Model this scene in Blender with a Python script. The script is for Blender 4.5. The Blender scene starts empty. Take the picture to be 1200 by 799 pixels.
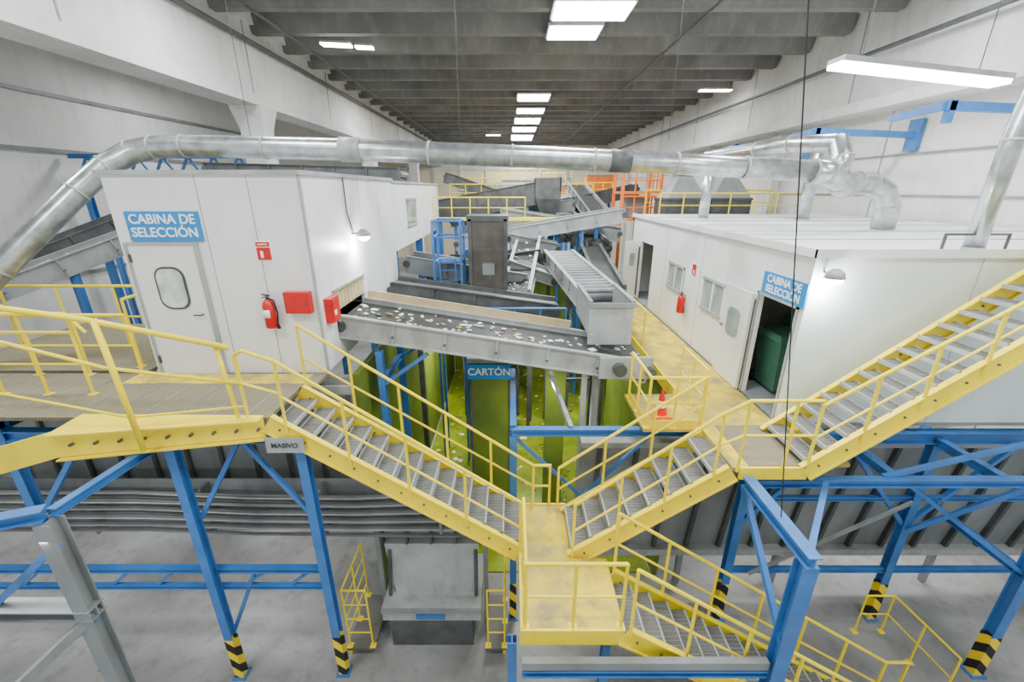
import bpy, math, random
from mathutils import Vector, Matrix
random.seed(7)
ZG=7.8   # eye height above hall floor; builder z values are relative to eye level
# ---------------------------------------------------------------- materials
MATS={}
def mat(name,col,rough=.5,metal=0.,var=.12,scale=3.,bump=0.,emit=0.,kind=None,col2=None,grime=0.,gcol=(.16,.14,.10)):
    m=bpy.data.materials.new(name); m.use_nodes=True
    nt=m.node_tree; N=nt.nodes; L=nt.links
    b=N['Principled BSDF']
    b.inputs['Roughness'].default_value=rough; b.inputs['Metallic'].default_value=metal
    tc=N.new('ShaderNodeTexCoord'); 
    nz=N.new('ShaderNodeTexNoise'); nz.inputs['Scale'].default_value=scale; nz.inputs['Detail'].default_value=6
    L.new(tc.outputs['Object'],nz.inputs['Vector'])
    cr=N.new('ShaderNodeValToRGB')
    c=col; 
    lo=[max(0,x*(1-var)) for x in c]; hi=[min(1,x*(1+var)) for x in c]
    if col2: lo=list(col2); hi=list(col)
    cr.color_ramp.elements[0].position=.35; cr.color_ramp.elements[0].color=(*lo,1)
    cr.color_ramp.elements[1].position=.65; cr.color_ramp.elements[1].color=(*hi,1)
    L.new(nz.outputs['Fac'],cr.inputs['Fac'])
    out=cr.outputs['Color']
    if kind=='grate':
        br=N.new('ShaderNodeTexBrick'); br.inputs['Scale'].default_value=9
        br.inputs['Mortar Size'].default_value=.025
        br.inputs['Color1'].default_value=(*[x*.35 for x in c],1); br.inputs['Color2'].default_value=(*[x*.45 for x in c],1)
        br.inputs['Mortar'].default_value=(*[min(1,x*1.5) for x in c],1)
        br.inputs['Brick Width'].default_value=.4; br.inputs['Row Height'].default_value=.25
        L.new(tc.outputs['Object'],br.inputs['Vector'])
        mx=N.new('ShaderNodeMix'); mx.data_type='RGBA'; mx.inputs[0].default_value=.65
        L.new(out,mx.inputs[6]); L.new(br.outputs['Color'],mx.inputs[7]); out=mx.outputs[2]
    if kind=='stripe':
        wv=N.new('ShaderNodeTexWave'); wv.inputs['Scale'].default_value=1.6; wv.bands_direction='DIAGONAL'
        L.new(tc.outputs['Object'],wv.inputs['Vector'])
        c2=N.new('ShaderNodeValToRGB'); c2.color_ramp.interpolation='CONSTANT'
        c2.color_ramp.elements[0].color=(.01,.01,.01,1); c2.color_ramp.elements[1].position=.5; c2.color_ramp.elements[1].color=(*c,1)
        L.new(wv.outputs['Fac'],c2.inputs['Fac']); out=c2.outputs['Color']
    if grime:
        mp=N.new('ShaderNodeMapping'); mp.inputs['Scale'].default_value=(2.2,2.2,.5)
        L.new(tc.outputs['Object'],mp.inputs['Vector'])
        n3=N.new('ShaderNodeTexNoise'); n3.inputs['Scale'].default_value=1.7; n3.inputs['Detail'].default_value=9; n3.inputs['Roughness'].default_value=.65
        L.new(mp.outputs['Vector'],n3.inputs['Vector'])
        r3=N.new('ShaderNodeValToRGB'); r3.color_ramp.elements[0].position=.5; r3.color_ramp.elements[0].color=(0,0,0,1); r3.color_ramp.elements[1].position=.78; r3.color_ramp.elements[1].color=(grime,grime,grime,1)
        L.new(n3.outputs['Fac'],r3.inputs['Fac'])
        mx=N.new('ShaderNodeMix'); mx.data_type='RGBA'; L.new(r3.outputs['Color'],mx.inputs[0]); L.new(out,mx.inputs[6]); mx.inputs[7].default_value=(*gcol,1); out=mx.outputs[2]
    L.new(out,b.inputs['Base Color'])
    if bump:
        bp=N.new('ShaderNodeBump'); bp.inputs['Strength'].default_value=bump; bp.inputs['Distance'].default_value=.02
        n2=N.new('ShaderNodeTexNoise'); n2.inputs['Scale'].default_value=scale*6
        L.new(tc.outputs['Object'],n2.inputs['Vector']); L.new(n2.outputs['Fac'],bp.inputs['Height']); L.new(bp.outputs['Normal'],b.inputs['Normal'])
    if emit:
        b.inputs['Emission Color'].default_value=(*c,1); b.inputs['Emission Strength'].default_value=emit
    MATS[name]=m; return name
YEL=mat('yellow_paint',(1.0,.76,.0),.45,var=.04,grime=.35,gcol=(.45,.33,.05))
YDK=mat('yellow_worn_deck',(.85,.62,.005),.6,col2=(.34,.27,.08),scale=2.2,bump=.4,grime=.8)
BLU=mat('blue_paint',(.04,.17,.46),.45,grime=.4,gcol=(.10,.14,.2))
SBL=mat('sign_blue',(.01,.24,.60),.4,var=.02)
WHT=mat('cabin_white',(.83,.84,.83),.35,var=.03,scale=1.,grime=.28,gcol=(.5,.5,.46))
WHG=mat('cabin_white_gloss',(.72,.81,.79),.12,var=.03,scale=1.,grime=.15,gcol=(.5,.55,.53))
TXT=mat('sign_white',(.92,.93,.94),.4,var=.01)
CON=mat('concrete_light',(.66,.66,.63),.8,var=.1,scale=.5,bump=.1,grime=.5,gcol=(.36,.35,.31))
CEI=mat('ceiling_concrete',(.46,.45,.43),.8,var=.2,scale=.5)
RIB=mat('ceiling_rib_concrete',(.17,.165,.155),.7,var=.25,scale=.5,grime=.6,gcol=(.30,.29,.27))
WAL=mat('wall_plaster',(.74,.73,.69),.8,var=.06,scale=.4,grime=.4,gcol=(.45,.42,.36))
BWA=mat('wall_cream',(.80,.70,.52),.8,var=.08,scale=.4)
FLR=mat('floor_concrete',(.30,.30,.29),.42,var=.3,scale=.5,bump=.05,grime=.7,gcol=(.12,.12,.11))
GRN=mat('green_reflection_tint',(.29,.35,.01),.3,col2=(.12,.18,.01),scale=1.1,grime=.6,gcol=(.08,.10,.02))  # green of a window reflection, put into the floor colour
GWL=mat('green_reflection_panel',(.17,.23,.015),.5,col2=(.08,.13,.015),scale=1.,grime=.5,gcol=(.10,.11,.08))  # same reflected green mixed into the colour of the bunker walls
GRY=mat('steel_grey_panel',(.24,.26,.26),.45,var=.15,scale=1.2,grime=.5,gcol=(.11,.10,.09))
LGR=mat('steel_light_grey',(.38,.40,.39),.4,var=.12,grime=.6,gcol=(.17,.16,.14))
DGR=mat('steel_dark_grey',(.075,.08,.08),.5,var=.25)
TWR=mat('tower_brown_grey',(.075,.065,.055),.5,var=.2,grime=.5,gcol=(.14,.12,.10))
BLK=mat('rubber_belt',(.02,.024,.02),.5,var=.3,grime=.5,gcol=(.07,.065,.05))
LBT=mat('pale_belt',(.50,.56,.58),.5,var=.15)
GAL=mat('galvanised',(.46,.49,.49),.28,metal=.85,var=.25,scale=5)
GRT=mat('grating_steel',(.17,.165,.14),.5,kind='grate')
DCK=mat('deck_grating',(.24,.21,.13),.6,kind='grate',grime=.4,gcol=(.30,.23,.06))
RED=mat('red_paint',(.62,.006,.008),.35)
ORA=mat('orange_paint',(.90,.20,.01),.45)
TAN=mat('tan_curtain',(.55,.44,.24),.7)
GLS=mat('window_glass_grey',(.33,.40,.39),.1,var=.25,scale=2)
GLW=mat('window_glass_pale',(.80,.84,.78),.15,col2=(.35,.47,.36),scale=3)  # pale pane with darker green mottling
BLACK=mat('black_rubber',(.01,.01,.01),.5)
STR=mat('hazard_stripe',(.95,.68,.0),.5,kind='stripe')
LMP=mat('lamp_tube',(1,1,.97),.5,emit=30)
SKY=mat('skylight_panel',(1,1,1),.5,emit=16)
CAB=mat('cable_grey',(.17,.17,.16),.5)
GCN=mat('green_container',(.05,.15,.11),.45)
LITT=[mat('litter_white',(.75,.75,.72),.7),mat('litter_brown',(.36,.22,.12),.8),mat('litter_yellow',(.6,.42,.1),.7),mat('litter_green',(.12,.3,.18),.6),mat('litter_grey',(.4,.45,.48),.6)]

# ---------------------------------------------------------------- builder
class B:
    def __init__(s): s.v=[];s.f=[];s.m=[];s.ms=[]
    def mi(s,m):
        if m not in s.ms: s.ms.append(m)
        return s.ms.index(m)
    def add(s,vs,fs,m):
        o=len(s.v); i=s.mi(m); s.v+= [tuple(v) for v in vs]
        for f in fs: s.f.append([o+k for k in f]); s.m.append(i)
    def hexa(s,c,m): s.add(c,[(0,3,2,1),(4,5,6,7),(0,1,5,4),(1,2,6,5),(2,3,7,6),(3,0,4,7)],m)
    def box(s,x0,x1,y0,y1,z0,z1,m):
        x0,x1=sorted((x0,x1));y0,y1=sorted((y0,y1));z0,z1=sorted((z0,z1))
        s.hexa([(x0,y0,z0),(x1,y0,z0),(x1,y1,z0),(x0,y1,z0),(x0,y0,z1),(x1,y0,z1),(x1,y1,z1),(x0,y1,z1)],m)
    def frustum(s,x0,x1,y0,y1,z0,X0,X1,Y0,Y1,z1,m):
        s.hexa([(x0,y0,z0),(x1,y0,z0),(x1,y1,z0),(x0,y1,z0),(X0,Y0,z1),(X1,Y0,z1),(X1,Y1,z1),(X0,Y1,z1)],m)
    def frame(s,p0,p1):
        p0=Vector(p0);p1=Vector(p1);d=(p1-p0).normalized()
        up=Vector((0,0,1)) if abs(d.z)<.98 else Vector((0,1,0))
        sd=d.cross(up).normalized(); u=sd.cross(d).normalized()
        return p0,p1,d,sd,u
    def beam(s,p0,p1,w,h,m,off=0,soff=0):
        p0,p1,d,sd,u=s.frame(p0,p1)
        vs=[]
        for p in (p0,p1):
            for a,b in ((-1,-1),(1,-1),(1,1),(-1,1)):
                vs.append(p+sd*(a*w/2+soff)+u*(b*h/2+off))
        s.add(vs,[(0,1,2,3),(7,6,5,4),(0,4,5,1),(1,5,6,2),(2,6,7,3),(3,7,4,0)],m)
    def ibeam(s,p0,p1,w,h,m,t=.015):
        s.beam(p0,p1,w,t,m,off=h/2-t/2); s.beam(p0,p1,w,t,m,off=-h/2+t/2); s.beam(p0,p1,t*1.2,h-2*t,m)
    def tube(s,pts,r,m,n=8,caps=True):
        pts=[Vector(p) for p in pts]; k=len(pts); rings=[]
        d0=(pts[1]-pts[0]).normalized()
        up=Vector((0,0,1)) if abs(d0.z)<.95 else Vector((0,1,0))
        sd=d0.cross(up).normalized()
        for i,p in enumerate(pts):
            a=(pts[i]-pts[i-1]).normalized() if i>0 else d0
            b=(pts[i+1]-pts[i]).normalized() if i<k-1 else a
            t=(a+b); t=t.normalized() if t.length>1e-4 else a
            sd=(sd-t*sd.dot(t)); sd=sd.normalized() if sd.length>1e-4 else t.orthogonal().normalized()
            u=sd.cross(t); sc=1/max(.5,math.cos(a.angle(b)/2)) if a.length and b.length else 1
            rr=r[i] if isinstance(r,(list,tuple)) else r
            rings.append([p+(sd*math.cos(q)+u*math.sin(q))*rr*(1 if sc<1.01 else min(sc,1.2)) for q in [2*math.pi*j/n for j in range(n)]])
        vs=[v for rg in rings for v in rg]; fs=[]
        for i in range(k-1):
            for j in range(n):
                fs.append((i*n+j,i*n+(j+1)%n,(i+1)*n+(j+1)%n,(i+1)*n+j))
        if caps: fs.append(tuple(range(n))[::-1]); fs.append(tuple((k-1)*n+j for j in range(n)))
        s.add(vs,fs,m)
    def plate(s,pts,n,t,m):
        pts=[Vector(p) for p in pts]; n=Vector(n).normalized()*t; k=len(pts)
        vs=pts+[p+n for p in pts]
        fs=[tuple(range(k))[::-1],tuple(range(k,2*k))]+[(i,(i+1)%k,k+(i+1)%k,k+i) for i in range(k)]
        s.add(vs,fs,m)
    def text(s,body,size,mtx,m,spacing=1.):
        c=bpy.data.curves.new('t','FONT'); c.body=body; c.size=size; c.align_x='CENTER'; c.align_y='CENTER'; c.extrude=.004; c.offset=size*.018; c.space_line=spacing
        o=bpy.data.objects.new('t',c); bpy.context.scene.collection.objects.link(o)
        bpy.context.view_layer.update()
        me=bpy.data.meshes.new_from_object(o)
        s.add([mtx@v.co for v in me.vertices],[tuple(p.vertices) for p in me.polygons],m)
        bpy.data.objects.remove(o); bpy.data.meshes.remove(me)
    def make(s,name,parent=None,smooth=False):
        xs=[v[0] for v in s.v];ys=[v[1] for v in s.v];zs=[v[2] for v in s.v]
        c=Vector(((min(xs)+max(xs))/2,(min(ys)+max(ys))/2,min(zs)))
        me=bpy.data.meshes.new(name)
        me.from_pydata([Vector(v)-c for v in s.v],[],s.f)
        for m in s.ms: me.materials.append(MATS[m])
        me.polygons.foreach_set('material_index',s.m)
        if smooth:
            me.polygons.foreach_set('use_smooth',[len(f)==4 for f in s.f])
        me.validate(); me.update()
        import bmesh
        bm=bmesh.new(); bm.from_mesh(me); bmesh.ops.recalc_face_normals(bm,faces=bm.faces); bm.to_mesh(me); bm.free()
        o=bpy.data.objects.new(name,me); bpy.context.scene.collection.objects.link(o)
        o.location=c+Vector((0,0,ZG))
        return o

def rail(b,pts,h=1.0,sp=1.1,m=YEL,r=.024,mids=(.5,),ends=True,toe=False):
    pts=[Vector(p) for p in pts]; H=Vector((0,0,h))
    b.tube([p+H for p in pts],r,m,8)
    for q in mids: b.tube([p+H*q for p in pts],r*.7,m,6)
    for i in range(len(pts)-1):
        a,c=pts[i],pts[i+1]; L=(c-a).length; k=max(1,round(L/sp))
        for j in range(k+(1 if i==len(pts)-2 else 0)):
            p=a.lerp(c,j/k); b.tube([p-Vector((0,0,.0)),p+H],r*.9,m,6)
            b.box(p.x-.05,p.x+.05,p.y-.05,p.y+.05,p.z,p.z+.012,m)
        if toe: b.beam(a+Vector((0,0,.06)),c+Vector((0,0,.06)),.01,.12,m)

def flight(name,x0,z0,x1,z1,ya,yb,n,hs=.25):
    b=B(); off=-.06
    for y in (ya,yb):
        b.beam((x0,y,z0+off),(x1,y,z1+off),.02,hs,YEL)
        b.beam((x0,y,z0+off),(x1,y,z1+off),.08,.018,YEL,off=hs/2)
        b.beam((x0,y,z0+off),(x1,y,z1+off),.08,.018,YEL,off=-hs/2)
        L=abs(x1-x0); k=int(L/.3)
        for i in range(k):
            t=(i+.5)/k; x=x0+(x1-x0)*t; z=z0+(z1-z0)*t+off
            b.tube([(x,y-.03,z),(x,y+.03,z)],.015,DGR,6)
    tr=abs(x1-x0)/n
    for i in range(n):
        t=(i+.5)/n; x=x0+(x1-x0)*t; z=z0+(z1-z0)*(i+1)/(n+1)
        if z1>z0: z=z0+(z1-z0)*(i+.7)/n
        b.box(x-tr*.52,x+tr*.52,ya+.03,yb-.03,z-.035,z,GRT)
        for e in (-1,1):
            b.box(x+e*tr*.52-.012,x+e*tr*.52+.012,ya+.03,yb-.03,z-.05,z+.006,LGR)
        k=14
        for j in range(1,k):
            y=ya+(yb-ya)*j/k; b.box(x-tr*.5,x+tr*.5,y-.004,y+.004,z,z+.006,GRY)
    return b.make(name)

# ---------------------------------------------------------------- hall shell
b=B(); b.box(-16,12,-3,52,-8.0,-7.8,FLR); b.make('floor')
b=B(); b.box(-2.55,2.95,7.0,17.9,-7.8,-7.77,GRN); b.make('reflection_tinted_floor')  # bay floor coloured green to stand in for a reflected tint
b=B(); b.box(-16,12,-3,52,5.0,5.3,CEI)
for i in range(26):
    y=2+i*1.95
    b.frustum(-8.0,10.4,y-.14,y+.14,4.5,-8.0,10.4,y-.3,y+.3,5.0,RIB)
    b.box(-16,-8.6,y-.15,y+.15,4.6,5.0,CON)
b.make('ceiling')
b=B(); b.box(-8.6,-8.0,-3,52,2.6,5,CON); b.box(-8.75,-7.85,-3,52,2.45,2.75,CON); b.box(-8.75,-7.85,-3,52,4.7,5,CON)
for i in range(8): b.box(-8.0,-7.985,3+i*6,3.04+i*6,2.75,4.7,GRY)
b.make('trim_1')
b=B(); b.box(10.5,11.0,-3,52,2.3,5,CON); b.box(10.3,11.2,-3,52,2.15,2.45,CON)
for i in range(8): b.box(10.485,10.5,3+i*6,3.04+i*6,2.45,5,GRY)
b.make('trim_2')
b=B(); b.box(-16.2,-16,-3,52,-7.8,5,WAL)
for z in (-3,1.2,3.0): b.box(-16,-15.9,-3,52,z,z+.12,GRY)
b.make('wall_left')
b=B(); b.box(11.2,11.5,-3,52,-7.8,5,WAL)
for i in range(6): b.box(10.85,11.2,19+i*6,19.6+i*6,-7.8,2.2,CON)
for z in (-.2,.9): b.box(11.15,11.2,-3,52,z,z+.05,GRY)
for i in range(9): b.box(11.19,11.2,4+i*5,4.04+i*5,-7.8,2.2,GRY)
b.make('wall_right')
b=B(); b.box(-16,12,52,52.3,-7.8,5,BWA); 
for i in range(10): b.box(-15+i*3,-14.7+i*3,51.8,52,-7.8,5,CON)
b.box(-16,12,51.85,52,2,2.3,CON)
b.make('wall_back')
for i,y in enumerate((15.4,27,39)):
    b=B(); b.box(-8.65,-7.95,y-.35,y+.35,-7.8,2.45,CON); b.frustum(-8.65,-7.95,y-.35,y+.35,1.8,-8.8,-7.8,y-.5,y+.5,2.45,CON); b.make('concrete_column')
def luminaire(x,y0,y1,w):
    b=B(); b.box(x-w/2,x+w/2,y0,y1,4.38,4.42,SKY); b.box(x-w/2-.05,x+w/2+.05,y0-.05,y1+.05,4.42,4.5,LGR)
    b.make('roof_light_panel')
for x,y0,y1,w in [(2.1,12.9,14.1,2.0),(1.85,14.6,15.7,1.5),(1.1,24,25.6,1.6),(1.1,28,29.6,1.6),(1.05,31.6,34,1.7),(.95,36,38.5,1.8),(.9,41,45,1.9)]: luminaire(x,y0,y1,w)
def fixture(p0,p1,w,hang):
    b=B(); b.beam(p0,p1,w,.06,LGR,off=.05); 
    b.beam(p0,p1,w*.85,.05,LMP)
    P0=Vector(p0);P1=Vector(p1)
    for t in(.15,.85):
        q=P0.lerp(P1,t); b.tube([q+Vector((0,0,.05)),(q.x,q.y,hang)],.006,DGR,5)
    return b.make('hanging_fluorescent_lamp')  # real lamps, and one stand-in for the reflection of a room light
fixture((-6.15,16.2,4.4),(-5.2,16.2,4.36),.35,4.98); fixture((-5.05,16.2,4.32),(-4.5,16.2,4.3),.3,4.98)
fixture((3.85,5.9,1.39),(5.9,5.9,1.2),.30,4.98)  # reflection of a room light, built as a hanging fixture
fixture((-2.2,40,4.3),(-1.0,40,4.3),.4,4.98); fixture((8.5,22,4.2),(9.9,22,4.2),.35,4.98)
b=B()
for x in(-6.8,5.2): b.tube([(x,-1,4.4),(x,51,4.4)],.04,DGR,8)
b.box(-7.9,-7.7,2,51,4.1,4.16,DGR); b.box(10.1,10.3,2,51,3.6,3.66,DGR)
b.make('ceiling_conduit')

# ---------------------------------------------------------------- left cabin
def door_panel(name,x0,x1,y,z0,z1):
    b=B(); t=.05
    b.box(x0,x1,y-t,y,z0,z1,WHT)
    for a,c,d,e in ((x0-.04,x0,z0,z1+.04),(x1,x1+.04,z0,z1+.04),(x0,x1,z1,z1+.04)): b.box(a,c,y-t-.02,y,d,e,LGR)
    cx=(x0+x1)/2+.02; cz=-1.41
    def rr(w,h,r,yy):
        o=[]
        for qx,qz,a0 in((1,1,0),(-1,1,90),(-1,-1,180),(1,-1,270)):
            for k in range(5):
                a=math.radians(a0+k*22.5); o.append((cx+qx*(w-r)+r*math.cos(a),yy,cz+qz*(h-r)+r*math.sin(a)))
        return o
    b.plate(rr(.225,.325,.16,y-t),(0,-1,0),.015,DGR); b.plate(rr(.195,.295,.14,y-t-.015),(0,-1,0),.006,GLW)
    b.tube([(x1-.1,y-t,z0+1.0),(x1-.1,y-t-.05,z0+1.0),(x1-.22,y-t-.05,z0+1.0)],.012,DGR,6)
    for z in(z0+.2,z1-.25): b.box(x0-.01,x0+.02,y-t-.02,y-t,z,z+.12,DGR)
    return b.make(name)
LX0,LX1,LY0,LY1,LZ0,LZ1=-5.75,-3.0,6.38,11.2,-2.82,.19
b=B()
b.box(LX0,LX1,LY0,LY0+.08,LZ0,LZ1,WHT)
b.box(LX0,LX0+.08,LY0+.08,LY1,LZ0,LZ1,WHT); b.box(LX0+.08,LX1,LY1-.08,LY1,LZ0,LZ1,WHT)
b.box(LX1-.08,LX1,LY0+.08,7.0,LZ0,LZ1,WHT); b.box(LX1-.08,LX1,8.55,LY1-.08,LZ0,LZ1,WHT); b.box(LX1-.08,LX1,7.0,8.55,-1.6,LZ1,WHT); b.box(LX1-.08,LX1,7.0,8.55,LZ0,-2.45,WHT)
b.box(LX0-.05,LX1+.05,LY0-.05,LY1+.05,LZ1,LZ1+.06,LGR)
b.box(LX0+.1,LX1-.1,LY0+.1,LY1-.1,LZ0-.05,LZ0,DGR)
for x in(-4.45,-3.72): b.box(x-.006,x+.006,LY0-.004,LY0,LZ0,LZ1,LGR)
for y in(8.8,10.0): b.box(LX1,LX1+.004,y-.006,y+.006,LZ0,LZ1,LGR)
b.box(LX1-.0,LX1+.03,LY0-.02,LY0+.03,LZ0,LZ1,LGR)
for i in range(9): b.box(LX1-.03,LX1-.01,7.02+i*.17,7.17+i*.17,-1.98,-1.6,TAN)
b.box(LX1,LX1+.03,6.96,8.59,-1.63,-1.59,LGR)
b.make('sorting_cabin')
door_panel('door_1',-5.62,-4.65,LY0,LZ0,-.77)
b=B(); b.box(-6.5,-3.05,11.4,18.5,-1.55,.15,WHT); b.box(-6.55,-3.0,11.35,18.55,.15,.2,LGR)
b.box(-3.05,-3.02,12.9,14.1,-1.0,-.3,GLS); b.box(-3.05,-3.0,12.85,14.15,-.3,-.25,LGR);b.box(-3.05,-3.0,12.85,14.15,-1.05,-1.0,LGR)
for y in (11.6,15,18.3):
    for x in(-6.3,-3.2): b.ibeam((x,y,-7.8),(x,y,-1.55),.2,.2,BLU)
b.make('sorting_cabin')
MX=lambda o,rx,rz: Matrix.Translation(o)@Matrix.Rotation(rz,4,'Z')@Matrix.Rotation(rx,4,'X')
H=math.pi/2
b=B(); b.box(-5.55,-4.5,LY0-.03,LY0,-.72,-.30,SBL); b.text('CABINA DE\nSELECCIÓN',.185,MX((-5.025,LY0-.032,-.505),H,0),TXT,1.0); b.make('cabin_sign')
def small_red_sign(c,axis):
    b=B(); x,y,z=c
    if axis=='y':
        b.box(x-.11,x+.11,y-.012,y,z-.14,z+.14,TXT); b.box(x-.1,x+.1,y-.018,y-.012,z-.13,z+.05,RED); b.box(x-.1,x+.1,y-.018,y-.012,z+.065,z+.13,RED)
        b.box(x-.05,x-.01,y-.022,y-.018,z-.1,z-.0,TXT); b.text('EXTINTOR',.03,MX((x,y-.02,z+.095),H,0),TXT)
    else:
        b.box(x-.012,x,y-.11,y+.11,z-.14,z+.14,TXT); b.box(x-.018,x-.012,y-.1,y+.1,z-.12,z+.13,RED); b.box(x-.022,x-.018,y-.03,y+.02,z-.1,z-.0,TXT)
    b.make('fire_extinguisher_sign')
def extinguisher(x,y,z,dx,dy):
    b=B(); c=(x+dx*.1,y+dy*.1)
    b.tube([(c[0],c[1],z-.24),(c[0],c[1],z-.22),(c[0],c[1],z+.12),(c[0],c[1],z+.18),(c[0],c[1],z+.21)],[.06,.085,.085,.06,.03],RED,16)
    b.tube([(c[0],c[1],z+.2),(c[0],c[1],z+.27)],.022,DGR,8)
    b.beam((c[0]-.07,c[1],z+.29),(c[0]+.05,c[1],z+.27),.025,.015,BLACK); b.beam((c[0]-.07,c[1],z+.24),(c[0]+.02,c[1],z+.25),.02,.012,BLACK)
    b.tube([(c[0],c[1],z+.24),(c[0]+.1,c[1]+dy*.02,z+.2),(c[0]+.12,c[1],z),(c[0]+.1,c[1],z-.15)],.012,BLACK,6)
    b.tube([(c[0]+.1,c[1],z-.15),(c[0]+.1,c[1],z-.25)],[.012,.03],BLACK,8)
    b.box(c[0]-.05,c[0]+.05,c[1]+dy*.083-.003,c[1]+dy*.083+.003,z-.06,z+.06,TXT)
    b.beam((x,y,z+.1),(c[0],c[1],z+.1),.04,.02,DGR)
    b.make('fire_extinguisher',smooth=True)
small_red_sign((-3.66,LY0,-.86),'y'); extinguisher(-3.70,LY0,-1.78,0,-1)
def redbox(x0,x1,y0,y1,z0,z1,face):
    b=B(); b.box(x0,x1,y0,y1,z0,z1,RED)
    if face=='y':
        b.box(x0+.03,x1-.03,y0-.012,y0,z0+.03,z1-.03,RED); b.box(x0+.03,x0+.035,y0-.014,y0-.012,z0+.03,z1-.03,DGR); b.tube([(x1-.06,y0-.012,(z0+z1)/2),(x1-.06,y0-.04,(z0+z1)/2)],.015,DGR,8)
    else:
        b.box(x1,x1+.012,y0+.03,y1-.03,z0+.03,z1-.03,RED); b.box(x1+.012,x1+.02,y0+.06,y0+.14,z0+.12,z0+.2,TXT)
    b.make('fire_hose_cabinet')
redbox(-3.44,-3.06,LY0-.12,LY0,-1.79,-1.46,'y'); redbox(-3.0,-2.88,6.6,6.92,-2.05,-1.65,'x')
def cabin_lamp(p,d):
    b=B(); p=Vector(p); d=Vector(d)
    b.tube([p,p+d*.14,p+d*.2+Vector((0,0,.03))],.018,DGR,8)
    q=p+d*.22
    b.tube([q+Vector((0,0,.08)),q+Vector((0,0,.03)),q-Vector((0,0,.05))],[.05,.11,.13],LGR,16)
    b.tube([q-Vector((0,0,.05)),q-Vector((0,0,.10)),q-Vector((0,0,.14))],[.11,.10,.03],LMP,16)
    b.make('bulkhead_lamp',smooth=True)
    l=bpy.data.lights.new('wl','POINT'); l.energy=60; l.shadow_soft_size=.08; o=bpy.data.objects.new('bulkhead_lamp_light',l); o.location=q-Vector((0,0,.24-ZG)); bpy.context.scene.collection.objects.link(o)
cabin_lamp((-3.0,8.2,-.78),(1,0,0)); cabin_lamp((4.4,5.99,-1.1),(0,-1,0))
b=B(); b.tube([(-2.97,8.2,-.75),(-2.97,8.0,-.4),(-2.97,8.0,.19)],.012,DGR,6); b.make('lamp_cable')

# left platform
b=B(); b.box(-9.5,-3.2,4.93,6.36,-2.87,-2.82,DCK)
for i in range(14): b.box(-9.5+i*.46,-9.48+i*.46,4.93,6.36,-2.82,-2.812,GRY)
b.box(-3.2,-3.0,5.85,6.36,-2.87,-2.82,DCK)
b.box(-6.0,-3.2,5.95,6.3,-2.82,-2.81,YDK)
b.make('platform_deck')
b=B()
b.plate([(-5.6,4.5,-3.13),(-3.25,4.88,-3.08),(-3.25,4.88,-2.80),(-5.6,4.5,-2.78)],(0,1,0),.03,YEL)
b.plate([(-5.6,4.42,-2.80),(-3.25,4.80,-2.82),(-3.25,4.92,-2.80),(-5.6,4.92,-2.78)],(0,0,1),.02,YEL)
b.plate([(-5.6,4.44,-3.14),(-3.25,4.82,-3.09),(-3.25,4.9,-3.09),(-5.6,4.52,-3.14)],(0,0,-1),.02,YEL)
b.plate([(-5.6,4.5,-3.13),(-5.6,4.5,-2.78),(-6.6,4.4,-3.05),(-6.6,4.4,-3.4)],(0,1,0),.03,YEL)
for i in range(9):
    t=i/8.; x=-5.4+2.1*t; y=4.5+.35*t; b.tube([(x,y-.03,-2.95),(x,y+.02,-2.95)],.02,DGR,6)
b.make('platform_edge_beam')
b=B()
top=[(-6.6,4.35,-1.0),(-4.75,4.55,-1.37),(-3.45,4.87,-1.82)]
b.tube(top,.034,YEL,10); b.tube([(-6.6,4.35,-1.25),(-4.72,4.55,-1.95),(-3.4,4.87,-2.3)],.022,YEL,8)
b.tube([(-6.6,4.35,-2.0),(-4.62,4.55,-2.6),(-3.4,4.87,-2.62)],.016,YEL,8)
b.tube([(-4.55,4.52,-3.05),(-4.66,4.55,-1.36)],.034,YEL,10); b.tube([(-3.52,4.86,-2.98),(-3.6,4.86,-1.8)],.026,YEL,8)
b.tube([(-6.4,4.4,-3.0),(-6.4,4.35,-1.05)],.03,YEL,8)
b.make('guard_railing',smooth=True)
b=B()
rail(b,[(-9.3,6.3,-2.82),(-5.95,6.3,-2.82)],1.0,.9); rail(b,[(-9.3,7.6,-2.8),(-6.2,7.6,-2.8),(-6.2,6.6,-2.8)],1.15,.9); b.make('guard_railing')
b=B(); rail(b,[(-9.0,5.6,-2.82),(-7.4,5.6,-2.82),(-6.1,5.6,-2.82)],.95,.8); rail(b,[(-9.0,5.0,-2.82),(-7.4,5.0,-2.82)],.8,.8)
b.tube([(-7.4,5.6,-1.9),(-7.0,5.6,-1.6),(-6.1,5.6,-1.6),(-5.9,5.6,-1.87)],.022,YEL,8); b.make('guard_railing')
b=B(); b.box(-9.5,-5.95,6.42,9,-2.85,-2.8,DCK); b.make('platform_deck')

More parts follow.
